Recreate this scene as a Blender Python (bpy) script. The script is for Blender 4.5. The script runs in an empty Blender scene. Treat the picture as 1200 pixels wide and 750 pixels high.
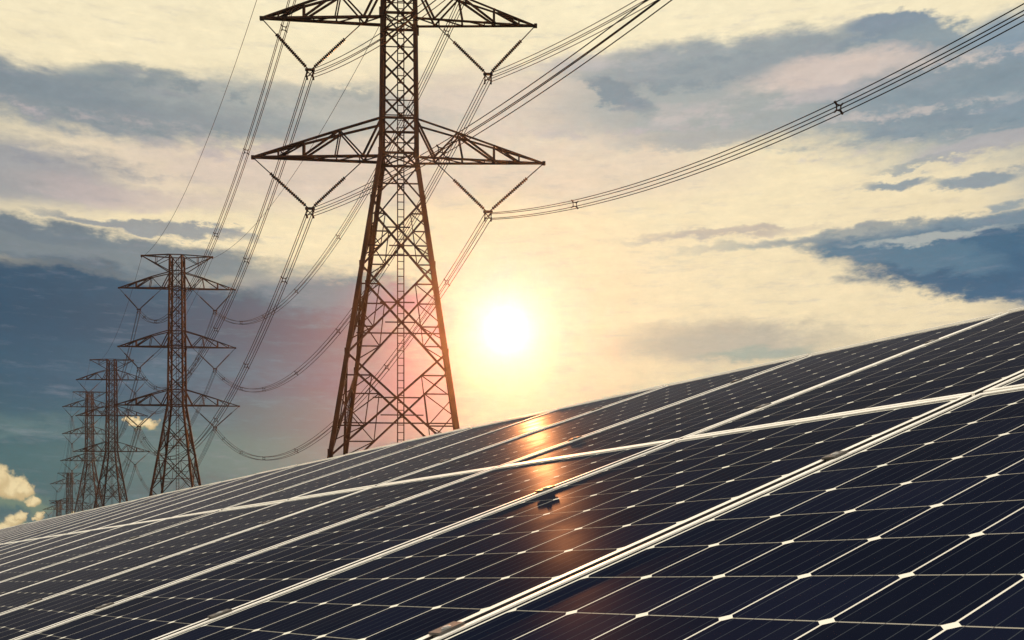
import bpy, bmesh, math, random
from mathutils import Vector, Matrix

R = math.radians
random.seed(7)
scene = bpy.context.scene
COL = scene.collection

# ------------------------------------------------------------------ camera
FPX, HORIZON, CAM_Z = 1263.38, 683.3, 1.0     # a level camera with a risen lens: uprights stay upright
cam_data = bpy.data.cameras.new('camera')
cam_data.sensor_width = 36.0
cam_data.lens = 36.0 * FPX / 1200.0
cam_data.shift_y = (HORIZON - 375.0) / 1200.0
cam_data.clip_start, cam_data.clip_end = 0.05, 20000.0
cam = bpy.data.objects.new('camera', cam_data)
cam.location = (0, 0, CAM_Z)
cam.rotation_euler = (R(90), 0, 0)
COL.objects.link(cam)
scene.camera = cam

scene.view_settings.view_transform = 'Standard'
scene.view_settings.look = 'None'
scene.view_settings.exposure = 0.0
scene.view_settings.gamma = 1.0
scene.view_settings.use_curve_mapping = False
scene.cycles.volume_bounces = 0
scene.cycles.max_bounces = 6
scene.cycles.use_denoising = True
scene.cycles.sample_clamp_indirect = 6.0

SUN_AZ, SUN_EL = -0.32, 13.25          # degrees, azimuth from +Y towards +X
HAZE_DENSITY = 6.5e-5
HAZE_G = 0.94
HAZE_TOP = 88.0
SUN_COLOR = (1.0, 0.33, 0.09)
SUN_STRENGTH = 5.0


def lin(r, g, b):
    f = lambda c: (c / 255 / 12.92) if c <= 10 else ((c / 255 + 0.055) / 1.055) ** 2.4
    return (f(r), f(g), f(b), 1.0)


def view_ray(px, py):
    return Vector(((px - 600) / FPX, 1.0, (HORIZON - py) / FPX))


def sky_angle(px, py):
    d = view_ray(px, py).normalized()
    return math.degrees(math.atan2(d.x, d.y)), math.degrees(math.asin(d.z))


class Nodes:
    """small helper to write node trees as expressions"""
    def __init__(self, tree):
        self.t = tree
        tree.nodes.clear()

    def new(self, kind, **kw):
        n = self.t.nodes.new(kind)
        for k, v in kw.items():
            setattr(n, k, v)
        return n

    def put(self, sock, v):
        if hasattr(v, 'is_output'):
            self.t.links.new(v, sock)
        else:
            sock.default_value = v

    def m(self, op, a, b=0.0, c=0.0, clamp=False):
        n = self.new('ShaderNodeMath', operation=op, use_clamp=clamp)
        self.put(n.inputs[0], a); self.put(n.inputs[1], b); self.put(n.inputs[2], c)
        return n.outputs[0]

    def step(self, v, lo, hi, a=0.0, b=1.0, smooth=True):
        n = self.new('ShaderNodeMapRange', interpolation_type='SMOOTHSTEP' if smooth else 'LINEAR')
        for s, x in zip(n.inputs[:5], (v, lo, hi, a, b)):
            self.put(s, x)
        return n.outputs[0]

    def mix(self, f, a, b, mode='MIX'):
        n = self.new('ShaderNodeMix', data_type='RGBA', blend_type=mode)
        self.put(n.inputs[0], f); self.put(n.inputs[6], a); self.put(n.inputs[7], b)
        return n.outputs[2]

    def noise(self, vec, scale, detail=4.0, rough=0.55, dist=0.0):
        n = self.new('ShaderNodeTexNoise')
        self.put(n.inputs['Vector'], vec)
        n.inputs['Scale'].default_value = scale
        n.inputs['Detail'].default_value = detail
        n.inputs['Roughness'].default_value = rough
        n.inputs['Distortion'].default_value = dist
        return n.outputs['Fac']

    def scale3(self, vec, s, off=(0, 0, 0)):
        n = self.new('ShaderNodeMapping')
        self.put(n.inputs['Vector'], vec)
        n.inputs['Scale'].default_value = s
        n.inputs['Location'].default_value = off
        return n.outputs[0]


# ------------------------------------------------------------------ sky
world = bpy.data.worlds.new('World')
scene.world = world
world.use_nodes = True
W = Nodes(world.node_tree)
gen = W.new('ShaderNodeTexCoord').outputs['Generated']
sep = W.new('ShaderNodeSeparateXYZ')
W.put(sep.inputs[0], gen)
X, Y, Z = sep.outputs
AZ = W.m('MULTIPLY', W.m('ARCTAN2', X, Y), 57.29578)
EL = W.m('MULTIPLY', W.m('ARCSINE', Z), 57.29578)
flat = W.scale3(gen, (1, 1, 3.2))
n_big = W.noise(flat, 5.0, 5, 0.6)
n_big2 = W.noise(W.scale3(flat, (1, 1, 1), (7.3, 1.1, 4.2)), 6.0, 5, 0.6)
n_mid = W.noise(W.scale3(flat, (1, 1, 1), (3.1, 9.2, 0.4)), 16.0, 6, 0.62)
n_fine = W.noise(W.scale3(gen, (1, 1, 2.2), (1.7, 4.2, 8.4)), 42.0, 6, 0.65)
n_puff = W.noise(gen, 55.0, 5, 0.55)
n_puff2 = W.noise(W.scale3(gen, (1, 1, 1), (2.2, 3.3, 0.7)), 130.0, 4, 0.5)
c = lambda n, amp: W.m('MULTIPLY', W.m('SUBTRACT', n, 0.5), amp)
AZW = W.m('ADD', AZ, W.m('ADD', c(n_big, 5.0), c(n_mid, 3.0)))
ELW = W.m('ADD', EL, W.m('ADD', c(n_big2, 1.8), c(n_mid, 1.5)))
ELW = W.m('ADD', ELW, c(n_fine, 0.9))
AZW = W.m('ADD', AZW, c(n_fine, 2.2))
AZP = W.m('ADD', AZ, W.m('ADD', c(n_puff, 1.1), c(n_puff2, 0.7)))
ELP = W.m('ADD', EL, W.m('ADD', c(n_puff2, 0.7), c(n_puff, 0.5)))

# clear evening air: cream and yellow around the sun, greyer with height
ramp = W.new('ShaderNodeValToRGB')
W.put(ramp.inputs[0], W.step(EL, 0.0, 60.0, smooth=False))
cr = ramp.color_ramp
for pos, colr in ((0.0, lin(190, 178, 152)), (0.09, lin(212, 195, 160)), (0.20, lin(238, 219, 180)), (0.32, lin(241, 224, 186)),
                  (0.50, lin(248, 236, 200)), (0.64, lin(206, 202, 190)), (1.0, lin(150, 165, 185))):
    e = cr.elements[0] if pos == 0.0 else (cr.elements[-1] if pos == 1.0 else cr.elements.new(pos))
    e.color = colr
sky = ramp.outputs[0]
nishita = W.new('ShaderNodeTexSky', sky_type='NISHITA', sun_disc=False)
nishita.sun_elevation, nishita.sun_rotation = R(SUN_EL), R(SUN_AZ)
nishita.air_density, nishita.dust_density = 1.2, 3.0


def rgbscale(fac, rgb):
    n = W.new('ShaderNodeCombineColor')
    for i, v in enumerate(rgb):
        W.put(n.inputs[i], W.m('MULTIPLY', fac, v))
    return n.outputs[0]


def cloud(px, py, rx, ry, rgb, op=1.0, soft=0.45, rot=0.0, tex=None, tlo=0.35, thi=0.62, puff=False):
    """one bank of cloud: an ellipse of sky directions with a ragged, noisy edge"""
    global sky
    if rgb[2] > rgb[0]:
        rgb = (rgb[0] - 3, rgb[1] + 3, rgb[2] - 4)      # clouds in shade lean to blue green
    az, el = sky_angle(px, py)
    rxd = abs(sky_angle(px + rx, py)[0] - sky_angle(px - rx, py)[0]) / 2
    ryd = abs(sky_angle(px, py + ry)[1] - sky_angle(px, py - ry)[1]) / 2
    a = W.m('SUBTRACT', AZP if puff else AZW, az)
    e = W.m('SUBTRACT', ELP if puff else ELW, el)
    if rot:
        cs, sn = math.cos(R(rot)), math.sin(R(rot))
        a, e = (W.m('ADD', W.m('MULTIPLY', a, cs), W.m('MULTIPLY', e, sn)),
                W.m('SUBTRACT', W.m('MULTIPLY', e, cs), W.m('MULTIPLY', a, sn)))
    a, e = W.m('DIVIDE', a, rxd), W.m('DIVIDE', e, ryd)
    q = W.m('SQRT', W.m('ADD', W.m('MULTIPLY', a, a), W.m('MULTIPLY', e, e)))
    mask = W.step(q, 1.0 + soft, max(0.0, 1.0 - soft), 0.0, op)
    if tex is not None:
        mask = W.m('MULTIPLY', mask, W.step(tex, tlo, thi))
    sky = W.mix(mask, sky, lin(*rgb))


# pale veils, high and middle
cloud(360, 200, 250, 42, (208, 190, 180), 0.8, 0.55, tex=n_big2, tlo=0.3, thi=0.5)
cloud(620, 135, 260, 60, (206, 191, 184), 0.75, 0.5, tex=n_big, tlo=0.3, thi=0.55)
cloud(700, 205, 150, 30, (214, 196, 182), 0.6, 0.6)
cloud(30, 205, 140, 36, (166, 158, 168), 0.95, 0.4)
cloud(150, 230, 130, 14, (196, 180, 176), 0.7, 0.6)
cloud(-300, 150, 330, 120, (150, 150, 160), 0.9, 0.6)
# upper left grey band
cloud(110, 122, 310, 38, (146, 148, 160), 1.0, 0.3)
cloud(340, 128, 190, 26, (170, 168, 172), 0.85, 0.45)
cloud(40, 105, 190, 22, (128, 136, 152), 0.8, 0.5)
cloud(150, 90, 60, 14, (134, 142, 156), 0.8, 0.5)
cloud(260, 140, 130, 16, (140, 144, 156), 0.6, 0.6, tex=n_mid)
# upper right grey blue mass
cloud(960, 110, 310, 52, (164, 165, 172), 1.0, 0.35)
cloud(1170, 115, 200, 62, (140, 150, 166), 1.0, 0.4)
cloud(850, 72, 190, 28, (146, 152, 166), 0.95, 0.4)
cloud(1050, 36, 58, 18, (134, 144, 164), 1.0, 0.25)
cloud(1095, 50, 60, 20, (140, 150, 166), 0.95, 0.3)
cloud(1210, 40, 70, 34, (136, 150, 172), 0.95, 0.35)
cloud(735, 112, 42, 16, (124, 136, 156), 0.95, 0.35, rot=-20)
cloud(985, 88, 100, 20, (212, 196, 186), 0.95, 0.4)
cloud(1010, 150, 190, 12, (130, 141, 160), 0.9, 0.5, tex=n_mid)
cloud(1100, 100, 130, 16, (128, 140, 158), 0.8, 0.5, tex=n_mid)
cloud(830, 165, 90, 10, (170, 166, 172), 0.85, 0.5)
cloud(1500, 160, 300, 160, (120, 136, 160), 0.9, 0.5)
# breaks and darker folds inside the grey masses
for px, py, rx, ry, rgb, op, tx in ((1120, 72, 110, 9, (206, 194, 186), 0.8, n_fine), (900, 120, 160, 10, (196, 186, 184), 0.7, n_mid), (1080, 128, 120, 6, (200, 190, 184), 0.75, n_fine),
                                    (800, 96, 110, 8, (130, 140, 156), 0.8, n_fine), (930, 62, 130, 8, (128, 139, 156), 0.8, n_mid), (1150, 148, 110, 7, (122, 136, 156), 0.85, n_fine),
                                    (1040, 168, 120, 5, (210, 198, 186), 0.7, n_fine), (690, 70, 90, 10, (186, 180, 182), 0.6, n_mid), (760, 150, 130, 9, (186, 176, 178), 0.7, n_fine),
                                    (60, 135, 180, 6, (188, 176, 176), 0.7, n_fine), (220, 108, 150, 8, (130, 138, 152), 0.8, n_fine), (170, 152, 170, 6, (126, 136, 150), 0.7, n_mid),
                                    (390, 112, 90, 6, (150, 152, 160), 0.7, n_fine), (90, 190, 120, 7, (146, 144, 158), 0.7, n_fine), (330, 180, 140, 8, (184, 170, 172), 0.6, n_fine)):
    cloud(px, py, rx, ry, rgb, op, 0.6, tex=tx, tlo=0.42, thi=0.60)
# scattered streaks, right
cloud(1050, 211, 42, 7, (140, 148, 164), 0.95, 0.35)
cloud(1150, 207, 60, 9, (142, 150, 166), 0.95, 0.35)
cloud(1090, 186, 60, 4, (158, 160, 168), 0.9, 0.5)
cloud(1190, 240, 30, 7, (146, 154, 168), 0.9, 0.4)
cloud(1160, 172, 90, 10, (176, 174, 176), 0.9, 0.4)
# long band and dark wedge, right
cloud(1080, 270, 260, 9, (152, 154, 162), 0.95, 0.4)
cloud(1170, 268, 160, 14, (118, 134, 156), 1.0, 0.35)
cloud(850, 272, 90, 6, (186, 174, 164), 0.85, 0.5)
cloud(1190, 314, 230, 40, (64, 98, 134), 1.0, 0.20, rot=-7)
cloud(1200, 326, 170, 26, (58, 92, 130), 1.0, 0.3, rot=-7)
cloud(1050, 303, 115, 18, (84, 114, 145), 1.0, 0.3, rot=-10)
cloud(1420, 330, 260, 60, (70, 100, 138), 1.0, 0.4)
cloud(1090, 284, 90, 5, (190, 192, 184), 0.7, 0.5)
# low grey band under the sun, right
cloud(860, 404, 120, 22, (160, 158, 152), 0.8, 0.6)
cloud(830, 384, 70, 9, (168, 160, 150), 0.6, 0.5, tex=n_mid)
cloud(895, 415, 60, 9, (148, 160, 160), 0.85, 0.5)
cloud(1080, 470, 340, 60, (176, 166, 146), 0.5, 0.7)
# big blue bank, left
cloud(60, 290, 300, 26, (122, 128, 142), 1.0, 0.25)
cloud(180, 268, 120, 6, (140, 142, 156), 0.9, 0.4)
cloud(20, 272, 130, 9, (112, 120, 138), 0.9, 0.4)
cloud(415, 440, 120, 100, (108, 112, 132), 0.9, 0.5)
cloud(390, 348, 120, 28, (84, 104, 136), 0.9, 0.4)
cloud(10, 470, 400, 150, (48, 80, 112), 1.0, 0.12)
cloud(140, 372, 290, 54, (46, 76, 110), 1.0, 0.20)
cloud(240, 440, 200, 95, (52, 82, 114), 0.95, 0.32)
cloud(330, 520, 130, 50, (72, 104, 124), 0.9, 0.5)
cloud(-400, 450, 420, 190, (50, 80, 108), 1.0, 0.3)
cloud(150, 372, 220, 30, (40, 70, 104), 0.85, 0.6)
cloud(100, 575, 420, 85, (66, 100, 114), 0.9, 0.6)
cloud(300, 440, 170, 16, (84, 108, 136), 0.7, 0.6, tex=n_mid)
cloud(350, 478, 110, 12, (120, 124, 142), 0.6, 0.6, tex=n_mid)
cloud(40, 496, 180, 12, (96, 118, 128), 0.7, 0.6, tex=n_mid)
cloud(300, 540, 160, 26, (108, 124, 130), 0.6, 0.7)
# fine streaks through everything
stre = W.noise(W.scale3(gen, (1, 1, 6.0), (0.4, 2.2, 6.1)), 24.0, 7, 0.68)
sky = W.mix(W.step(stre, 0.50, 0.78, 0.0, 0.30), sky, lin(150, 150, 164))
sky = W.mix(W.step(stre, 0.48, 0.25, 0.0, 0.22), sky, W.mix(1.0, sky, (1.35, 1.28, 1.18, 1), 'MULTIPLY'))
# fine grain of the cloud itself
n_tiny = W.noise(W.scale3(gen, (1, 1, 2.0), (6.7, 1.2, 3.4)), 90.0, 6, 0.7)
tone = W.m('ADD', 1.0, W.m('ADD', c(n_tiny, 0.22), W.m('ADD', c(n_fine, 0.16), c(n_mid, 0.16))))
sky = W.mix(1.0, sky, rgbscale(tone, (1, 1, 1)), 'MULTIPLY')
# far haze along the ground
sky = W.mix(W.step(EL, 3.5, 0.0), sky, lin(122, 136, 138))
# sunlit cumulus, low on the left
for px, py, r1, r2 in ((16, 586, 34, 9), (46, 596, 16, 7), (20, 618, 34, 7), (170, 501, 14, 4), (92, 612, 12, 6), (-50, 580, 60, 16)):
    cloud(px, py, r1, r2, (112, 128, 120), 0.9, 0.5, puff=True)
for px, py, r1, r2 in ((6, 568, 17, 15), (20, 572, 16, 13), (31, 574, 9, 9), (40, 588, 8, 5), (-12, 562, 20, 18), (15, 611, 11, 7), (24, 606, 8, 6), (6, 618, 9, 5),
                       (48, 604, 5, 5), (163, 494, 10, 5), (174, 497, 9, 6), (156, 490, 7, 4), (88, 604, 7, 5), (94, 610, 6, 4), (60, 618, 7, 4), (-50, 556, 34, 22)):
    cloud(px, py, r1, r2, (205, 180, 134), 1.0, 0.3, puff=True)
    cloud(px - r1 * .1, py - r2 * .25, r1 * .75, r2 * .7, (244, 224, 176), 0.8, 0.55, puff=True)

# unseen dome behind and overhead, brightened to light the frames and cell lines
over = W.m('MAXIMUM', W.step(EL, 36.0, 62.0), W.step(Y, 0.10, -0.45))
lit = W.mix(n_big, (2.1, 1.84, 1.42, 1), (1.5, 1.45, 1.36, 1))
lit = W.mix(W.step(EL, 0, 30), lin(190, 180, 165), lit)
sky = W.mix(over, sky, lit)

# the sun's own disc and the air around it
sv = Vector((math.sin(R(SUN_AZ)) * math.cos(R(SUN_EL)), math.cos(R(SUN_AZ)) * math.cos(R(SUN_EL)), math.sin(R(SUN_EL))))
dot = W.new('ShaderNodeVectorMath', operation='DOT_PRODUCT')
W.put(dot.inputs[0], gen)
dot.inputs[1].default_value = sv
TH = W.m('MULTIPLY', W.m('ARCCOSINE', W.m('MINIMUM', dot.outputs['Value'], 0.9999999)), 57.29578)
g1 = W.m('POWER', 2.71828, W.m('MULTIPLY', W.m('MULTIPLY', TH, TH), -1 / 2.2))
g2 = W.m('POWER', 2.71828, W.m('MULTIPLY', TH, -1 / 4.0))


sky = W.mix(W.m('MULTIPLY', g2, 0.65), sky, lin(252, 226, 180))
sky = W.mix(1.0, sky, rgbscale(g1, (0.30, 0.36, 0.50)), 'ADD')
g3 = W.m('POWER', 2.71828, W.m('MULTIPLY', W.m('MULTIPLY', TH, TH), -1 / 9.0))
sky = W.mix(1.0, sky, rgbscale(g3, (0.10, 0.10, 0.22)), 'ADD')
sky = W.mix(1.0, sky, rgbscale(W.m('POWER', 2.71828, W.m('MULTIPLY', W.m('MULTIPLY', TH, TH), -1 / 0.45)), (1.0, 1.0, 1.0)), 'ADD')

# the haze in front adds its own light towards the sun; the sky beyond it is that much darker
g = HAZE_G
ph = W.m('POWER', W.m('SUBTRACT', 1 + g * g, W.m('MULTIPLY', dot.outputs['Value'], 2 * g)), -1.5)
path = W.m('DIVIDE', HAZE_TOP - CAM_Z, W.m('MAXIMUM', Z, 0.03))
add = W.m('MULTIPLY', W.m('MULTIPLY', ph, path), (1 - g * g) / (4 * math.pi) * HAZE_DENSITY * SUN_STRENGTH * 0.92)
sp = W.new('ShaderNodeSeparateColor')
W.put(sp.inputs[0], sky)
cb = W.new('ShaderNodeCombineColor')
for i in range(3):
    v = sp.outputs[i]
    d = W.m('SUBTRACT', v, W.m('MULTIPLY', add, SUN_COLOR[i]))
    kv = W.m('MULTIPLY', v, 0.22)
    W.put(cb.inputs[i], W.m('MULTIPLY', 0.5, W.m('ADD', d, W.m('SQRT', W.m('ADD', W.m('MULTIPLY', d, d), W.m('MULTIPLY', kv, kv))))))
sky = cb.outputs[0]

bg_cloud = W.new('ShaderNodeBackground')
W.put(bg_cloud.inputs[0], sky)
bg_cloud.inputs[1].default_value = 1.0
bg_air = W.new('ShaderNodeBackground')
W.put(bg_air.inputs[0], nishita.outputs[0])
bg_air.inputs[1].default_value = 0.06
mx = W.new('ShaderNodeMixShader')
mx.inputs[0].default_value = 0.96
W.put(mx.inputs[1], bg_air.outputs[0]); W.put(mx.inputs[2], bg_cloud.outputs[0])
wo = W.new('ShaderNodeOutputWorld')
W.put(wo.inputs[0], mx.outputs[0])

# ------------------------------------------------------------------ sun
sun_data = bpy.data.lights.new('sun', 'SUN')
sun_data.energy = SUN_STRENGTH
sun_data.angle = R(0.5)
sun_data.color = SUN_COLOR
sun = bpy.data.objects.new('sun', sun_data)
sun.rotation_euler = (-sv).to_track_quat('-Z', 'Y').to_euler()
sun.location = sv * 100
COL.objects.link(sun)


# ------------------------------------------------------------------ helpers
def link(name, data, parent=None, loc=None):
    o = bpy.data.objects.new(name, data)
    COL.objects.link(o)
    if parent is not None:
        o.parent = parent
    if loc is not None:
        o.location = loc
    return o


def tag(o, label=None, cat=None, group=None, kind=None):
    for k, v in (('label', label), ('category', cat), ('group', group), ('kind', kind)):
        if v:
            o[k] = v
    return o


def mesh_from(name, bm, mats, smooth=False):
    bmesh.ops.recalc_face_normals(bm, faces=bm.faces[:])
    me = bpy.data.meshes.new(name)
    bm.to_mesh(me)
    bm.free()
    for m in (mats if isinstance(mats, (list, tuple)) else [mats]):
        me.materials.append(m)
    if smooth:
        for p in me.polygons:
            p.use_smooth = True
    return me


def add_box(bm, x0, x1, y0, y1, z0, z1):
    vs = [bm.verts.new((x, y, z)) for z in (z0, z1) for y in (y0, y1) for x in (x0, x1)]
    out = []
    for f in ((0, 1, 3, 2), (4, 6, 7, 5), (0, 4, 5, 1), (2, 3, 7, 6), (0, 2, 6, 4), (1, 5, 7, 3)):
        out.append(bm.faces.new([vs[i] for i in f]))
    return out


def frame_of(d):
    d = d.normalized()
    up = Vector((0, 0, 1)) if abs(d.z) < 0.95 else Vector((0, 1, 0))
    a = d.cross(up).normalized()
    return a, a.cross(d).normalized()


def add_bar(bm, p, q, w, angle=False):
    """steel member from p to q: square bar, or an L profile when angle is set"""
    p, q = Vector(p), Vector(q)
    a, b = frame_of(q - p)
    h = w / 2
    if angle:
        t = w * 0.2
        prof = [(-h, -h), (h, -h), (h, -h + t), (-h + t, -h + t), (-h + t, h), (-h, h)]
    else:
        prof = [(-h, -h), (h, -h), (h, h), (-h, h)]
    r0 = [bm.verts.new(p + a * x + b * y) for x, y in prof]
    r1 = [bm.verts.new(q + a * x + b * y) for x, y in prof]
    n = len(prof)
    for i in range(n):
        bm.faces.new((r0[i], r0[(i + 1) % n], r1[(i + 1) % n], r1[i]))
    bm.faces.new(r0); bm.faces.new(r1)


def add_lathe(bm, p, q, prof, sides=8):
    """prof: list of (t along p-q in metres, radius)"""
    p, q = Vector(p), Vector(q)
    d = (q - p).normalized()
    a, b = frame_of(d)
    rings = []
    for t, r in prof:
        rings.append([bm.verts.new(p + d * t + (a * math.cos(k * 2 * math.pi / sides) + b * math.sin(k * 2 * math.pi / sides)) * r) for k in range(sides)])
    for r0, r1 in zip(rings, rings[1:]):
        for k in range(sides):
            bm.faces.new((r0[k], r0[(k + 1) % sides], r1[(k + 1) % sides], r1[k]))
    bm.faces.new(rings[0]); bm.faces.new(rings[-1])


def add_tube(bm, pts, r, sides=5):
    rings = []
    for i, p in enumerate(pts):
        d = pts[min(i + 1, len(pts) - 1)] - pts[max(i - 1, 0)]
        a, b = frame_of(d)
        rings.append([bm.verts.new(p + (a * math.cos(k * 2 * math.pi / sides) + b * math.sin(k * 2 * math.pi / sides)) * r) for k in range(sides)])
    for r0, r1 in zip(rings, rings[1:]):
        for k in range(sides):
            bm.faces.new((r0[k], r0[(k + 1) % sides], r1[(k + 1) % sides], r1[k]))
    bm.faces.new(rings[0]); bm.faces.new(rings[-1])


def material(name, rgb, rough=0.6, metal=0.0, var=0.25, vscale=8.0, spec=0.5):
    m = bpy.data.materials.new(name)
    m.use_nodes = True
    N = Nodes(m.node_tree)
    co = N.new('ShaderNodeTexCoord').outputs['Object']
    n = N.noise(co, vscale, 6, 0.6)
    b = N.new('ShaderNodeBsdfPrincipled')
    dark = tuple(v * (1 - var) for v in rgb) + (1,)
    lite = tuple(min(1, v * (1 + var)) for v in rgb) + (1,)
    N.put(b.inputs['Base Color'], N.mix(N.step(n, 0.3, 0.7), dark, lite))
    N.put(b.inputs['Roughness'], N.step(n, 0.2, 0.8, rough * 0.85, min(1, rough * 1.15)))
    b.inputs['Metallic'].default_value = metal
    b.inputs['Specular IOR Level'].default_value = spec
    o = N.new('ShaderNodeOutputMaterial')
    N.put(o.inputs[0], b.outputs[0])
    return m


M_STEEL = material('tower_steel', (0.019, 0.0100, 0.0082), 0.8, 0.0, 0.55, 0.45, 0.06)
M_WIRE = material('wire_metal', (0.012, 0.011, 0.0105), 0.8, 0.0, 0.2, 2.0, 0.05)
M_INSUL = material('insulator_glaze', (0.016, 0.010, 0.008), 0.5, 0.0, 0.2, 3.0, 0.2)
M_ALU = material('frame_aluminium', (0.92, 0.90, 0.84), 0.45, 0.10, 0.06, 3.0)
M_CLAMP = material('clamp_aluminium', (0.09, 0.085, 0.08), 0.5, 0.3, 0.2, 20.0)
M_GAP_SHADE = material('gap_shade', (0.03, 0.03, 0.032), 0.6, 0.0, 0.1, 6.0, 0.2)
M_GALV = material('galvanised_steel', (0.45, 0.45, 0.44), 0.5, 0.6, 0.2, 6.0)
M_BACK = material('module_back', (0.75, 0.75, 0.73), 0.7, 0.0, 0.05, 4.0)
M_CONC = material('concrete', (0.32, 0.30, 0.27), 0.9, 0.0, 0.2, 4.0, 0.2)

# photovoltaic glass: cells, chamfered corners, ribbons and the white sheet behind, from the UV cell coordinates
ASP = 1.0219
M_CELL = bpy.data.materials.new('solar_glass')
M_CELL.use_nodes = True
N = Nodes(M_CELL.node_tree)
uv = N.new('ShaderNodeUVMap'); uv.uv_map = 'cells'
s = N.new('ShaderNodeSeparateXYZ')
N.put(s.inputs[0], uv.outputs[0])
U, V = s.outputs[0], s.outputs[1]
du = N.m('SUBTRACT', 0.5, N.m('ABSOLUTE', N.m('SUBTRACT', N.m('FRACT', U), 0.5)))
dv = N.m('SUBTRACT', 0.5, N.m('ABSOLUTE', N.m('SUBTRACT', N.m('FRACT', V), 0.5)))
ugap = N.m('LESS_THAN', du, 0.011)
vgap = N.m('LESS_THAN', dv, 0.0095)
corner = N.m('LESS_THAN', N.m('ADD', du, dv), 0.078)
outu = N.m('MAXIMUM', N.m('LESS_THAN', U, 0.0), N.m('GREATER_THAN', U, 6.0))
outv = N.m('MAXIMUM', N.m('LESS_THAN', V, 0.0), N.m('GREATER_THAN', V, 12.0))
edge = N.m('MAXIMUM', outu, outv)
bus = N.m('SUBTRACT', 0.5, N.m('ABSOLUTE', N.m('SUBTRACT', N.m('FRACT', N.m('MULTIPLY', U, 5.0)), 0.5)))
busm = N.m('GREATER_THAN', bus, 0.5 - 0.024)
fing = N.m('ABSOLUTE', N.m('SUBTRACT', N.m('FRACT', N.m('MULTIPLY', V, 60.0)), 0.5))
cid = N.new('ShaderNodeCombineXYZ')
N.put(cid.inputs[0], N.m('FLOOR', U)); N.put(cid.inputs[1], N.m('FLOOR', V))
oi = N.new('ShaderNodeObjectInfo')
N.put(cid.inputs[2], N.m('MULTIPLY', oi.outputs['Random'], 50.0))
wn = N.new('ShaderNodeTexWhiteNoise', noise_dimensions='3D')
N.put(wn.inputs['Vector'], cid.outputs[0])
cell = N.mix(wn.outputs[0], (0.0020, 0.0040, 0.0130, 1), (0.0042, 0.0068, 0.0210, 1))
cell = N.mix(N.m('MULTIPLY', N.m('LESS_THAN', fing, 0.10), 0.30), cell, (0.012, 0.015, 0.022, 1))
cell = N.mix(N.m('MULTIPLY', busm, 0.8), cell, (0.045, 0.055, 0.068, 1))
white = (0.80, 0.79, 0.70, 1)
vline = N.mix(busm, (0.34, 0.33, 0.28, 1), (0.12, 0.11, 0.10, 1))
lwl = N.new('ShaderNodeLayerWeight')
lwl.inputs['Blend'].default_value = 0.5
shown = N.m('SUBTRACT', 1.0, N.m('MULTIPLY', N.m('POWER', lwl.outputs['Facing'], 7.0), 0.95))     # the cells stand proud of the narrow gaps and hide them edge on
colr = N.mix(N.m('MULTIPLY', vgap, shown), cell, vline)
colr = N.mix(N.m('MULTIPLY', ugap, shown), colr, white)
colr = N.mix(corner, colr, white)
lip_shade = N.m('MAXIMUM', N.m('MAXIMUM', N.m('LESS_THAN', U, -0.03), N.m('GREATER_THAN', U, 6.03)),
               N.m('MAXIMUM', N.m('LESS_THAN', V, -0.04), N.m('GREATER_THAN', V, 12.04)))
colr = N.mix(edge, colr, N.mix(lip_shade, white, (0.02, 0.02, 0.024, 1)))  # outer strip painted dark for the shadow along the frame lip
pos = N.new('ShaderNodeNewGeometry').outputs['Position']
dust = N.noise(pos, 3.5, 6, 0.65)
smear = N.noise(N.scale3(pos, (1, 1, 1), (5, 2, 1)), 22.0, 4, 0.6)
colr = N.mix(N.step(dust, 0.5, 0.85, 0.0, 0.012), colr, (0.30, 0.27, 0.22, 1))
# grime washed down to the lower frame edge, and faint dried run marks
runs = N.noise(N.scale3(uv.outputs[0], (3.0, 0.12, 1.0)), 6.0, 5, 0.65)
grime = N.m('MULTIPLY', N.step(V, 0.55, -0.1), N.step(smear, 0.35, 0.7, 0.02, 0.10))
grime = N.m('MAXIMUM', grime, N.step(runs, 0.60, 0.85, 0.0, 0.016))
colr = N.mix(grime, colr, (0.26, 0.23, 0.19, 1))
dif = N.new('ShaderNodeBsdfDiffuse')
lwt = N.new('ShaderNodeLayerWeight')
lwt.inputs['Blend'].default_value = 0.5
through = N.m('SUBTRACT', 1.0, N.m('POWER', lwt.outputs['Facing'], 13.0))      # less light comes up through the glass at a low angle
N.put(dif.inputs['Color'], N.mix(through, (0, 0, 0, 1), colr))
glo = N.new('ShaderNodeBsdfGlossy')
glo.inputs['Color'].default_value = (0.74, 0.80, 1.0, 1)
N.put(glo.inputs['Roughness'], N.m('ADD', N.step(dust, 0.3, 0.75, 0.30, 0.42), N.m('MULTIPLY', smear, 0.05)))
glw = N.new('ShaderNodeBsdfGlossy')
glw.inputs['Color'].default_value = (1.0, 0.90, 0.84, 1)
glw.inputs['Roughness'].default_value = 0.58
gmx = N.new('ShaderNodeMixShader')
gmx.inputs[0].default_value = 0.13
N.put(gmx.inputs[1], glo.outputs[0]); N.put(gmx.inputs[2], glw.outputs[0])
lw = N.new('ShaderNodeLayerWeight')
lw.inputs['Blend'].default_value = 0.5
refl = N.m('ADD', 0.005, N.m('MULTIPLY', N.m('POWER', lw.outputs['Facing'], 20.0), 0.27))   # anti-glare coat: mirrors only at a very low angle
mxs = N.new('ShaderNodeMixShader')
N.put(mxs.inputs[0], refl)
N.put(mxs.inputs[1], dif.outputs[0]); N.put(mxs.inputs[2], gmx.outputs[0])
o = N.new('ShaderNodeOutputMaterial')
N.put(o.inputs[0], mxs.outputs[0])

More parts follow.
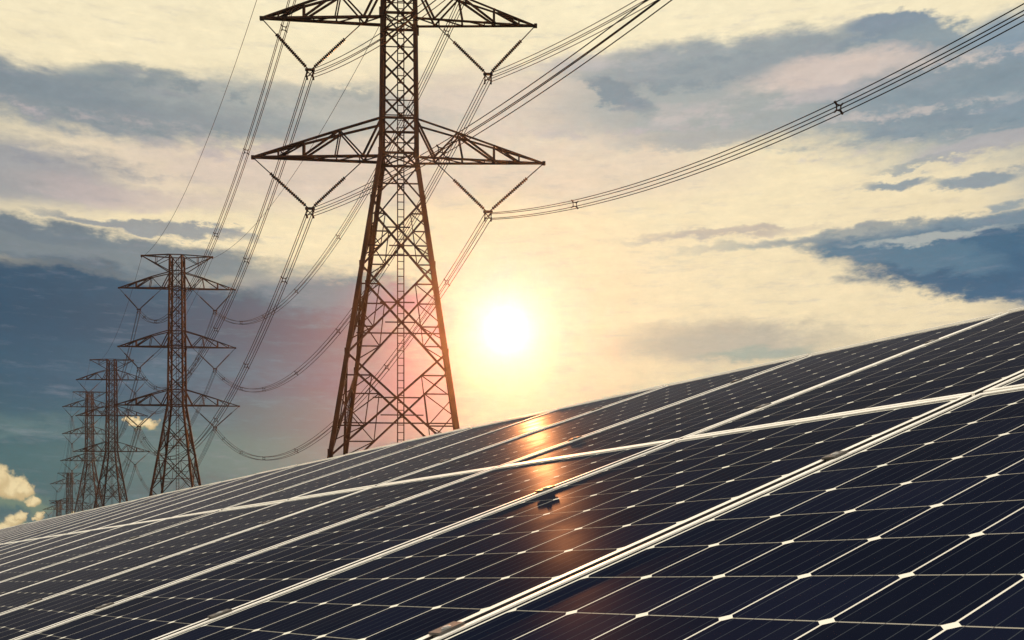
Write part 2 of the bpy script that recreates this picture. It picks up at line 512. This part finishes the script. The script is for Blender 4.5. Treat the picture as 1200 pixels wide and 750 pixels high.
# dry grass ground
M_GROUND = bpy.data.materials.new('dry_grass')
M_GROUND.use_nodes = True
N = Nodes(M_GROUND.node_tree)
pos = N.new('ShaderNodeNewGeometry').outputs['Position']
na, nb, nc = N.noise(pos, 0.02, 6, 0.6), N.noise(pos, 1.2, 8, 0.7), N.noise(pos, 18.0, 4, 0.7)
colr = N.mix(N.step(na, 0.35, 0.65), (0.075, 0.080, 0.035, 1), (0.13, 0.11, 0.06, 1))
colr = N.mix(N.step(nb, 0.4, 0.7, 0, 0.7), colr, (0.045, 0.055, 0.022, 1))
colr = N.mix(N.step(nc, 0.55, 0.75, 0, 0.5), colr, (0.17, 0.15, 0.09, 1))
b = N.new('ShaderNodeBsdfPrincipled')
N.put(b.inputs['Base Color'], colr)
b.inputs['Roughness'].default_value = 0.95
b.inputs['Specular IOR Level'].default_value = 0.1
bmp = N.new('ShaderNodeBump'); bmp.inputs['Strength'].default_value = 0.6; bmp.inputs['Distance'].default_value = 0.05
N.put(bmp.inputs['Height'], N.m('ADD', nb, nc))
N.put(b.inputs['Normal'], bmp.outputs[0])
o = N.new('ShaderNodeOutputMaterial')
N.put(o.inputs[0], b.outputs[0])


# ------------------------------------------------------------------ ground
def at(px, py, y):
    d = view_ray(px, py)
    return d * (y / d.y) + Vector((0, 0, CAM_Z))


LOW_Z, ARM_STEP = 36.0, 11.54          # lowest cross arm above the base, spacing of the arms
SITES = []
for px, py, yy, lev in ((468, 187, 90, 0), (207.5, 475, 213, 0), (131, 529, 347, 0), (105, 540, 462, 0), (81.5, 567, 640, 2), (69, 597, 780, 2)):
    p = at(px, py, yy)
    SITES.append(Vector((p.x, p.y, p.z - LOW_Z - ARM_STEP * lev)))
LINE_DIR = (SITES[3] - SITES[0]).normalized()


def ground_height(x, y):
    """gentle rise and fall along the line of towers"""
    keys = [(-400, 0.0), (60, 0.0)] + [(q.y, q.z) for q in SITES] + [(1200, -8.0), (9000, -8.0)]
    z = keys[-1][1]
    for (a, za), (b_, zb) in zip(keys, keys[1:]):
        if y < b_:
            t = min(1, max(0, (y - a) / (b_ - a)))
            t = t * t * (3 - 2 * t)
            z = za + (zb - za) * t
            break
    # fades away from the line
    cx = SITES[0].x + (y - SITES[0].y) * (SITES[3].x - SITES[0].x) / (SITES[3].y - SITES[0].y)
    f = math.exp(-((x - cx) / 260.0) ** 2)
    return z * f


bm = bmesh.new()
xs = sorted(set([-4500, -3000, -2000, -1400] + [q for q in range(-1000, 500, 40)] + [700, 1000, 1500, 2200, 3200, 4500]))
ys = sorted(set([-4500, -2500, -1200, -600, -300] + [q for q in range(-100, 1300, 25)] + [1500, 2000, 2800, 3600, 4500] + [q.y for q in SITES]))
grid = [[bm.verts.new((x, y, ground_height(x, y))) for x in xs] for y in ys]
for r0, r1 in zip(grid, grid[1:]):
    for i in range(len(xs) - 1):
        bm.faces.new((r0[i], r0[i + 1], r1[i + 1], r1[i]))
tag(link('ground', mesh_from('ground', bm, M_GROUND, True)), kind='structure')

# evening haze, brightest towards the sun
bm = bmesh.new()
add_box(bm, -4600, 4600, -4600, 4600, -10.0, HAZE_TOP)
M_HAZE = bpy.data.materials.new('haze_air')
M_HAZE.use_nodes = True
N = Nodes(M_HAZE.node_tree)
pv = N.new('ShaderNodeVolumePrincipled')
pv.inputs['Color'].default_value = (0.95, 0.92, 0.88, 1)
pv.inputs['Density'].default_value = HAZE_DENSITY
pv.inputs['Anisotropy'].default_value = HAZE_G
o = N.new('ShaderNodeOutputMaterial')
N.put(o.inputs['Volume'], pv.outputs[0])
tag(link('haze', mesh_from('haze', bm, M_HAZE)), kind='stuff')

# ------------------------------------------------------------------ solar array
CELL = 0.156
CV = CELL * ASP
eu = Vector((0.577185, -0.816613, 0.0)).normalized()
ev = Vector((0.769014, 0.543908, 0.335830)).normalized()
en = eu.cross(ev).normalized()
ev = en.cross(eu)
ORG = Vector((0.068110, 1.625915, -0.046001)) + Vector((0, 0, CAM_Z))    # cell corner (0, 0) on the glass
PLANE = Matrix((eu, ev, en)).transposed().to_4x4()
PITCH_U = 6.487928 * CELL
S1 = -1.1337 * CELL + 0.006                 # centre of the first seam
GAP = 0.022
MOD_W = PITCH_U - GAP
V_SEAM = 9.30 * CV
GAP_V = 0.014
V_TOP = 21.74 * CV
MOD_L = V_TOP - V_SEAM - GAP_V / 2
FR = 0.0115                                   # visible width of the frame
LIP = 0.0036                                 # frame stands this far above the glass


def panel_meshes():
    """origin: lower left corner of the module, x across the slope, y up the slope, z away from the glass"""
    w, l = MOD_W, MOD_L
    bm = bmesh.new()
    z0, z1 = -0.035, LIP
    lw = 0.0022
    # each side: outer box with a tiny chamfered top edge
    def side(x0, x1, y0, y1):
        add_box(bm, x0, x1, y0, y1, z0, z1)
    side(0, FR, 0, l); side(w - FR, w, 0, l)
    side(FR, w - FR, 0, 0.018); side(FR, w - FR, l - 0.018, l)
    es = [e for e in bm.edges if all(v.co.z > 0 for v in e.verts)]
    bmesh.ops.bevel(bm, geom=es, offset=0.0008, segments=2, affect='EDGES', profile=0.6)
    # thin dark sheets below the bright cap, painting the shade between modules
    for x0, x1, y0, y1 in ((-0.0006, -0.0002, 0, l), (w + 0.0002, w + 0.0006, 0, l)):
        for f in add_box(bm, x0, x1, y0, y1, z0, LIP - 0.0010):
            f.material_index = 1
    frame = mesh_from('frame', bm, [M_ALU, M_GAP_SHADE])
    bm = bmesh.new()
    uvl = bm.loops.layers.uv.new('cells')
    x0, x1, y0, y1 = FR - 0.0005, w - FR + 0.0005, FR - 0.0005, l - FR + 0.0005
    mu = (w - 6 * CELL) / 2
    mv = (l - 12 * CV) / 2
    vs = [bm.verts.new(p) for p in ((x0, y0, 0), (x1, y0, 0), (x1, y1, 0), (x0, y1, 0))]
    lo = [bm.verts.new((v.co.x, v.co.y, -0.006)) for v in vs]
    top = bm.faces.new(vs)
    for i in range(4):
        bm.faces.new((vs[i], vs[(i + 1) % 4], lo[(i + 1) % 4], lo[i]))
    bot = bm.faces.new(lo[::-1])
    bot.material_index = 1
    for f in bm.faces:
        for lp in f.loops:
            lp[uvl].uv = ((lp.vert.co.x - mu) / CELL, (lp.vert.co.y - mv) / CV)
    glass = mesh_from('cell_glass', bm, [M_CELL, M_BACK])
    # thin upstanding trim along the top edge of the upper row
    bm = bmesh.new()
    add_box(bm, 0.0004, w - 0.0004, l - 0.010, l - 0.0005, LIP + 0.0003, LIP + 0.0075)
    bmesh.ops.bevel(bm, geom=bm.edges[:], offset=0.0008, segments=2, affect='EDGES')
    trim = mesh_from('edge_trim', bm, M_ALU)
    # clamp block that grips the seam on the module's right side
    bm = bmesh.new()
    cx = w + GAP / 2
    add_box(bm, cx - 0.017, cx + 0.017, -0.026, 0.026, LIP + 0.0006, LIP + 0.0050)
    add_box(bm, cx - 0.007, cx + 0.007, -0.025, 0.025, LIP - 0.03, LIP + 0.0012)
    bmesh.ops.bevel(bm, geom=bm.edges[:], offset=0.0012, segments=2, affect='EDGES')
    clamp = mesh_from('clamp', bm, M_CLAMP)
    bm = bmesh.new()
    add_lathe(bm, (cx, 0, LIP + 0.0046), (cx, 0, 1), [(0, 0.0085), (0.0008, 0.0085), (0.0010, 0.006), (0.0020, 0.006), (0.0023, 0.005)], 12)
    bolt = mesh_from('clamp_bolt', bm, M_GALV)
    return frame, glass, clamp, bolt, trim


FRAME_ME, GLASS_ME, CLAMP_ME, BOLT_ME, TRIM_ME = panel_meshes()
ORD = ['', 'first', 'second', 'third', 'fourth', 'fifth', 'sixth', 'seventh', 'eighth', 'ninth', 'tenth', 'eleventh', 'twelfth', 'thirteenth',
       'fourteenth', 'fifteenth', 'sixteenth', 'seventeenth', 'eighteenth', 'nineteenth', 'twentieth', 'twenty-first', 'twenty-second',
       'twenty-third', 'twenty-fourth', 'twenty-fifth', 'twenty-sixth', 'twenty-seventh', 'twenty-eighth', 'twenty-ninth', 'thirtieth']


def panel_label(row, k):
    name = 'lower' if row == 0 else 'upper'
    if k == -1:
        return 'dark solar panel ending the %s row of the array on its right side' % name
    if k == 0:
        return ('big dark blue solar panel filling the bottom right corner of the photo' if row == 0
                else 'dark solar panel of the upper row, cut off by the right photo edge')
    return 'dark solar panel of the %s row, %s from the right photo edge' % (name, ORD[k + 1])


COLS = {0: range(-1, 24), 1: range(-1, 25)}
for row in (0, 1):
    for k in COLS[row]:
        jit = random.uniform(-0.0008, 0.0008)
        p = ORG + eu * (S1 + GAP / 2 - k * PITCH_U) + ev * ((V_SEAM + GAP_V / 2) if row else (V_SEAM - GAP_V / 2 - MOD_L)) + en * jit
        t = link('solar_panel', None)
        tilt = Matrix.Rotation(R(random.gauss(0, 0.05)), 4, 'X') @ Matrix.Rotation(R(random.gauss(0, 0.08)), 4, 'Y')
        t.matrix_world = Matrix.Translation(p) @ PLANE @ tilt
        t.empty_display_size = 0.2
        tag(t, panel_label(row, k), 'solar panel', 'solar panels in two rows on the slope')
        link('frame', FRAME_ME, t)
        link('cell_glass', GLASS_ME, t)
        if row:
            link('edge_trim', TRIM_ME, t)
        if k >= 0:
            for vv in (0.20, 0.715):
                cl = link('clamp', CLAMP_ME, t, (0, MOD_L * vv + 0.012, 0))
                if k < 9:
                    link('clamp_bolt', BOLT_ME, cl)

# the rack beneath: purlins across the slope on pairs of posts
rack = link('mounting_rack', None)
rack_u0, rack_u1 = S1 - 24 * PITCH_U, S1 + 2 * PITCH_U + 0.1
rack.matrix_world = Matrix.Translation(ORG) @ PLANE
tag(rack, 'galvanised steel rack carrying both rows of solar panels', 'rack')
PURLINS = [V_SEAM - MOD_L * 0.8, V_SEAM - MOD_L * 0.27, V_SEAM, V_SEAM + MOD_L * 0.21, V_SEAM + MOD_L * 0.72]
for v in PURLINS:
    bm = bmesh.new()
    hw = 0.03 if v == V_SEAM else 0.02
    add_box(bm, rack_u0, rack_u1, v - hw, v + hw, -0.077, -0.037)
    link('purlin', mesh_from('purlin', bm, M_GALV), rack)
for j, u in enumerate([rack_u1 - 0.6 - 3.0 * i for i in range(int((rack_u1 - rack_u0) / 3.0) + 1)]):
    bm = bmesh.new()
    add_box(bm, u - 0.03, u + 0.03, PURLINS[0] - 0.2, PURLINS[-1] + 0.2, -0.140, -0.079)
    link('rafter', mesh_from('rafter', bm, M_GALV), rack)
    for v in (PURLINS[0] + 0.1, PURLINS[-1] - 0.1):
        top = ORG + eu * u + ev * v + en * -0.142
        bm = bmesh.new()
        inv = rack.matrix_world.inverted()
        add_bar(bm, inv @ top, inv @ Vector((top.x, top.y, -0.3)), 0.07)
        link('post', mesh_from('post', bm, M_GALV), rack)

# ------------------------------------------------------------------ towers
TH_T = R(3.0)                                # the arms turn a little away on the right
AX = Vector((math.cos(TH_T), math.sin(TH_T), 0))
TIP = [12.1, 11.4, 11.3]
Z_TOP = LOW_Z + 2 * ARM_STEP + 6.4
WID = [(-2, 14.0), (LOW_Z, 2.9), (LOW_Z + ARM_STEP, 2.75), (LOW_Z + 2 * ARM_STEP, 2.6), (Z_TOP, 2.3)]
V_IN, V_OUT, V_DROP = 3.0, 7.4, 4.6


def width(z):
    for (a, wa), (b_, wb) in zip(WID, WID[1:]):
        if z <= b_:
            return wa + (wb - wa) * (z - a) / (b_ - a)
    return WID[-1][1]


CORN = [(-1, -1), (1, -1), (1, 1), (-1, 1)]


def corner_at(i, z):
    w = width(z) / 2
    return Vector((CORN[i % 4][0] * w, CORN[i % 4][1] * w, z))


def leg_mesh(i):
    bm = bmesh.new()
    zs = [-2.0, LOW_Z, Z_TOP]
    wd = [0.36, 0.31]
    for a, b_, w in zip(zs, zs[1:], wd):
        add_bar(bm, corner_at(i, a), corner_at(i, b_), w, True)
    # gusset plates at the joints
    for z in (10.8, 19.0, 26.3, 31.9, LOW_Z, LOW_Z + ARM_STEP, LOW_Z + 2 * ARM_STEP):
        q = corner_at(i, z)
        add_box(bm, q.x - 0.20, q.x + 0.20, q.y - 0.20, q.y + 0.20, z - 0.36, z + 0.36)
    return mesh_from('leg', bm, M_STEEL)


def bracing_mesh():
    bm = bmesh.new()
    low = [0.0, 10.6, 19.0, 26.3, 31.9, LOW_Z]
    for fi in range(4):
        for a, b_ in zip(low, low[1:]):
            A0, A1, B0, B1 = corner_at(fi, a), corner_at(fi + 1, a), corner_at(fi, b_), corner_at(fi + 1, b_)
            big = a < 31
            w = 0.17 if big else 0.13
            add_bar(bm, A0, B1, w, True); add_bar(bm, A1, B0, w, True)
            wa, wb = (A1 - A0).length, (B1 - B0).length
            tc = wa / (wa + wb)                      # where the diagonals cross
            X0 = A0.lerp(B1, tc)
            if big:
                # redundant members: from the leg to each half of the diagonals
                for L0, L1, D0, D1 in ((A0, B0, A0, B1), (A1, B1, A1, B0)):
                    md = D0.lerp(D1, tc * 0.52)       # lower half of the diagonal leaving this leg
                    ml = L0.lerp(L1, tc * 0.52)
                    add_bar(bm, ml, md, 0.10)
                    add_bar(bm, L0.lerp(L1, tc * 0.26), md, 0.08)
                    add_bar(bm, L0.lerp(L1, tc), md, 0.08)
                    # upper half: the other diagonal, arriving at the leg's top
                    other = (A1 if L0 is A0 else A0)
                    mu = other.lerp(L1, tc + (1 - tc) * 0.5)
                    lu = L0.lerp(L1, tc + (1 - tc) * 0.5)
                    add_bar(bm, lu, mu, 0.10)
                    add_bar(bm, L0.lerp(L1, tc), mu, 0.08)
                    add_bar(bm, md, mu, 0.08)
                # short horizontal through the crossing height
                add_bar(bm, X0.lerp(A0.lerp(B0, tc), 0.42), X0.lerp(A1.lerp(B1, tc), 0.42), 0.09)
        # cross pieces at the joints
        up = [LOW_Z + ARM_STEP / 4 * k for k in range(0, 9)] + [Z_TOP - 3.2, Z_TOP]
        for k, (a, b_) in enumerate(zip(up, up[1:])):
            A0, A1, B0, B1 = corner_at(fi, a), corner_at(fi + 1, a), corner_at(fi, b_), corner_at(fi + 1, b_)
            add_bar(bm, A0, B1, 0.15, True); add_bar(bm, A1, B0, 0.11, True)
            if k % 4 in (1, 3):
                add_bar(bm, A0.lerp(B0, .5), A1.lerp(B1, .5), 0.07)
            if k % 4 == 0:
                add_bar(bm, A0.lerp(B0, .28), A1.lerp(B1, .28), 0.06)
                add_bar(bm, A0.lerp(B0, .5), A0.lerp(B1, .25), 0.06); add_bar(bm, A1.lerp(B1, .5), A1.lerp(B0, .25), 0.06)
        for z in (LOW_Z, LOW_Z + ARM_STEP / 4, LOW_Z + ARM_STEP, LOW_Z + ARM_STEP * 1.25, LOW_Z + ARM_STEP * 2, Z_TOP - 3.2, Z_TOP):
            add_bar(bm, corner_at(fi, z), corner_at(fi + 1, z), 0.16)
    for z in (10.6, 19.0, 26.3, LOW_Z, LOW_Z + ARM_STEP, LOW_Z + 2 * ARM_STEP):   # plan bracing
        if z >= LOW_Z:
            add_bar(bm, corner_at(0, z), corner_at(2, z), 0.09); add_bar(bm, corner_at(1, z), corner_at(3, z), 0.09)
    return mesh_from('bracing', bm, M_STEEL)


def arm_mesh(side, lev):
    bm = bmesh.new()
    z = LOW_Z + ARM_STEP * lev
    tip = Vector((side * TIP[lev], 0, z - 0.05))
    wz, rise = width(z) / 2, ARM_STEP / 4 + 0.30
    wt = width(z + rise) / 2
    dep = 0.5                                            # depth of the arm at its root, as a share of the body
    kx = 4.9                       # knee of the top chord
    kz = z + rise * 0.68
    for sy in (-1, 1):
        b0 = Vector((side * wz, sy * wz * dep, z)); t0 = Vector((side * wt, sy * wt * dep, z + rise))
        yk = dep * wt * (1 - (kx - wt) / (TIP[lev] - wt))
        knee = Vector((side * kx, sy * yk, kz))
        add_bar(bm, b0, tip, 0.19, True)
        add_bar(bm, t0, knee, 0.16, True); add_bar(bm, knee, tip, 0.16, True)
        add_bar(bm, t0, Vector((side * (wz + 1.55), sy * wz * dep * 0.86, z)), 0.16)     # kicker
        low = lambda x: b0.lerp(tip, (x - wz) / (TIP[lev] - wz))
        high = lambda x: (t0.lerp(knee, (x - wt) / (kx - wt)) if x < kx else knee.lerp(tip, (x - kx) / (TIP[lev] - kx)))
        add_bar(bm, knee, low(2.9), 0.12); add_bar(bm, knee, low(5.3), 0.10)
        add_bar(bm, knee, low(8.0), 0.15)
        add_bar(bm, high(7.9), low(7.9), 0.18)
        add_bar(bm, high(10.0), low(10.0), 0.12)
        add_bar(bm, high(7.9), low(10.0), 0.11)
    for x in (3.3, 5.2, 7.1, 9.2):                       # ties between the two faces
        f = (x - wz) / (TIP[lev] - wz)
        y = dep * wz * (1 - f)
        add_bar(bm, (side * x, -y, z), (side * x, y, z), 0.10)
    for x0, x1 in ((wz, 3.3), (3.3, 5.2), (5.2, 7.1), (7.1, 9.2)):
        y0, y1 = dep * wz * (1 - (x0 - wz) / (TIP[lev] - wz)), dep * wz * (1 - (x1 - wz) / (TIP[lev] - wz))
        add_bar(bm, (side * x0, -y0, z), (side * x1, y1, z), 0.08)
    y = dep * wt * (1 - (kx - wt) / (TIP[lev] - wt))
    add_bar(bm, (side * kx, -y, kz), (side * kx, y, kz), 0.10)
    add_box(bm, tip.x - 0.13, tip.x + 0.13, -0.12, 0.12, tip.z - 0.16, tip.z + 0.13)
    return mesh_from('cross_arm', bm, M_STEEL)


def peak_arm_mesh(side):
    bm = bmesh.new()
    tip = Vector((side * 6.9, 0, Z_TOP))
    w1, zb = width(Z_TOP) / 2, Z_TOP - 3.2
    w0 = width(zb) / 2
    for sy in (-1, 1):
        a, b_ = Vector((side * w1, sy * w1, Z_TOP)), Vector((side * w0, sy * w0, zb))
        add_bar(bm, a, tip, 0.2, True); add_bar(bm, b_, tip, 0.17, True)
        add_bar(bm, a.lerp(tip, .5), b_.lerp(tip, .5), 0.10)
        add_bar(bm, a.lerp(tip, .02), b_.lerp(tip, .5), 0.10)
    add_box(bm, tip.x - 0.12, tip.x + 0.12, -0.15, 0.15, tip.z - 0.35, tip.z + 0.1)
    return mesh_from('peak_arm', bm, M_STEEL)


def ladder_mesh():
    bm = bmesh.new()
    x0, y0 = 0.12, -0.1
    for sx in (-0.26, 0.26):
        add_box(bm, x0 + sx - 0.045, x0 + sx + 0.045, y0 - 0.04, y0 + 0.04, 0.5, Z_TOP - 0.5)
    z = 0.8
    while z < Z_TOP - 0.6:
        add_box(bm, x0 - 0.24, x0 + 0.24, y0 - 0.025, y0 + 0.025, z - 0.03, z + 0.03)
        z += 0.62
    for z in (14, 21.5, 28, 34):
        w = width(z) / 2
        add_bar(bm, (-w, 0, z), (w, 0, z), 0.1)
    return mesh_from('ladder', bm, M_STEEL)


def insulator_mesh(side, lev, inner):
    z = LOW_Z + ARM_STEP * lev
    a = Vector((side * (V_IN if inner else TIP[lev] - 0.1), 0, z - 0.15))
    b_ = Vector((side * (V_OUT + (-0.18 if inner else 0.18)), 0, z - V_DROP + 0.45))
    L = (b_ - a).length
    s0, s1 = L * (0.36 if inner else 0.30), L * 0.96
    prof = [(0, 0.045), (s0, 0.045)]
    n = 20
    for k in range(n):
        t = s0 + (s1 - s0) * k / n
        st = (s1 - s0) / n
        prof += [(t + st * 0.1, 0.07), (t + st * 0.3, 0.155), (t + st * 0.55, 0.15), (t + st * 0.75, 0.08)]
    prof += [(s1, 0.05), (L, 0.05)]
    bm = bmesh.new()
    add_lathe(bm, a, b_, prof, 8)
    return mesh_from('insulator_string', bm, M_INSUL)


def yoke_mesh(side, lev):
    z = LOW_Z + ARM_STEP * lev - V_DROP
    x = side * V_OUT
    bm = bmesh.new()
    add_box(bm, x - 0.40, x + 0.40, -0.05, 0.05, z + 0.28, z + 0.48)
    h = 0.26
    for sx in (-1, 1):
        add_bar(bm, (x + sx * h, 0, z + 0.30), (x + sx * h, 0, z - h), 0.07)
        for sz in (-1, 1):
            add_bar(bm, (x + sx * h, -0.35, z + sz * h), (x + sx * h, 0.35, z + sz * h), 0.13)
    add_bar(bm, (x - h, 0, z - h), (x + h, 0, z + 0.3), 0.06); add_bar(bm, (x + h, 0, z - h), (x - h, 0, z + 0.3), 0.06)
    return mesh_from('yoke_plate', bm, M_STEEL)


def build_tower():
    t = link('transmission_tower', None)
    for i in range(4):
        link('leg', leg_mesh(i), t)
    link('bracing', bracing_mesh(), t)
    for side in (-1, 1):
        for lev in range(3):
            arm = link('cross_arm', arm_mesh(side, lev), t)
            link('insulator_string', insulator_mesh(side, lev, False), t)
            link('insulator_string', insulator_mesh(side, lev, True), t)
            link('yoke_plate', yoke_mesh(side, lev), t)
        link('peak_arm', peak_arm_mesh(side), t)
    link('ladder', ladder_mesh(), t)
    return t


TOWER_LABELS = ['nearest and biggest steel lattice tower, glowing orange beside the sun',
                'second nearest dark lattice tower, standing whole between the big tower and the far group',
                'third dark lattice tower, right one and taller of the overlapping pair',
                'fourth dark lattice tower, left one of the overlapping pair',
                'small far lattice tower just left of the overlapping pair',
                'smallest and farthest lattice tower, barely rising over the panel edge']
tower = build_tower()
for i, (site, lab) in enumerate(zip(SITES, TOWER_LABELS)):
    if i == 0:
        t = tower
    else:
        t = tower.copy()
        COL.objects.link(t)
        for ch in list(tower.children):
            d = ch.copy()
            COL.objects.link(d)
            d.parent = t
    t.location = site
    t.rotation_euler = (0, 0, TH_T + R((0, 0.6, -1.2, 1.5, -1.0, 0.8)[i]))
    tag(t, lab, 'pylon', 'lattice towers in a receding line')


# ------------------------------------------------------------------ conductors
def hang(i, side, lev):
    return SITES[i] + AX * (side * V_OUT) + Vector((0, 0, LOW_Z + ARM_STEP * lev - V_DROP))


def peak(i, side):
    return SITES[i] + AX * (side * 6.9) + Vector((0, 0, Z_TOP - 0.35))


def span(A, B, sag, n=64):
    return [A.lerp(B, k / n) - Vector((0, 0, 4 * sag * (k / n) * (1 - k / n))) for k in range(n + 1)]


def bundle(A, B, sag, label, group, r=0.03, n=64, spacers=(), simple=False, s=0.23):
    side_dir = (B - A).cross(Vector((0, 0, 1))).normalized()
    offs = [side_dir * (a * s) + Vector((0, 0, c_ * s)) for a in (-1, 1) for c_ in (-1, 1)]
    path = span(A, B, sag, n)
    if simple:
        bm = bmesh.new()
        for o_ in offs:
            add_tube(bm, [p + o_ for p in path], r, 4)
        return tag(link('conductor_bundle', mesh_from('conductor_bundle', bm, M_WIRE)), label, 'power line', group)
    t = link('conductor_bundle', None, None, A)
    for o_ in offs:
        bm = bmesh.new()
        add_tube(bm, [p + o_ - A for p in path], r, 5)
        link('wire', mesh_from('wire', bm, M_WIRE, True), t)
    for f in spacers:
        p = A.lerp(B, f) - Vector((0, 0, 4 * sag * f * (1 - f))) - A
        bm = bmesh.new()
        q = [p + side_dir * (a * s * .62) + Vector((0, 0, c_ * s * .62)) for a, c_ in ((-1, -1), (1, -1), (1, 1), (-1, 1))]
        q2 = [p + side_dir * (a * s * 1.22) + Vector((0, 0, c_ * s * 1.22)) for a, c_ in ((-1, -1), (1, -1), (1, 1), (-1, 1))]
        for k in range(4):
            add_bar(bm, q[k], q[(k + 1) % 4], 0.055)
            add_bar(bm, q[k], q2[k], 0.075)
        link('spacer', mesh_from('spacer', bm, M_STEEL), t)
    return tag(t, label, 'power line', group)


LEV = ['lowest', 'middle', 'top']
SIDE = {-1: 'left', 1: 'right'}
# from the near tower towards the next one behind the viewer
D0 = Vector((59.64, -106.57, 0))
for side, lev, dz, sag, ex, sp in ((1, 0, 8.331, 10.588, -4.162, (0.118, 0.335, 0.62)), (-1, 0, 6.352, 7.168, 1.656, (0.20, 0.42, 0.7)),
                                   (1, 1, 7.621, 8.854, 0.397, (0.22, 0.5)), (-1, 1, 6.063, 11.033, -3.010, (0.3, 0.6))):
    A = hang(0, side, lev)
    bundle(A, A + D0 + Vector((ex, 0, dz)), sag,
           'four-wire bundle from the big tower\'s %s %s arm climbing to the upper right' % (LEV[lev], SIDE[side]),
           'wire bundles climbing out of the photo', r=0.028, n=90, spacers=sp)
NAMES = ['nearest tower', 'second tower', 'third tower', 'fourth tower', 'fifth tower', 'farthest tower']
SAG = {0: (12.0, 12.6, 12.6), 1: (12.0, 12.0, 12.0), 2: (11.0, 11.0, 11.0), 3: (10.0, 10.0, 10.0), 4: (9.0, 9.0, 9.0)}
SPC = {0: (0.07, 0.2, 0.34, 0.5, 0.66, 0.8, 0.93), 1: (0.15, 0.4, 0.65, 0.88), 2: (0.3, 0.7)}
for i in range(5):
    for side in (-1, 1):
        for lev in range(3):
            bundle(hang(i, side, lev), hang(i + 1, side, lev), SAG[i][lev],
                   'four-wire bundle on the %s %s arms, %s to %s' % (LEV[lev], SIDE[side], NAMES[i], NAMES[i + 1]),
                   'wire bundles between the towers', r=0.034, n=64 if i < 2 else 32, spacers=SPC.get(i, ()), simple=i >= 3, s=0.25)
        bm = bmesh.new()
        A, B = peak(i, side), peak(i + 1, side)
        add_tube(bm, [p - A for p in span(A, B, 7.0, 40)], 0.028, 5)
        tag(link('ground_wire', mesh_from('ground_wire', bm, M_WIRE, True), None, A),
            'thin single wire on the %s peak arms, %s to %s' % (SIDE[side], NAMES[i], NAMES[i + 1]), 'power line', 'thin single wires along the tower peaks')
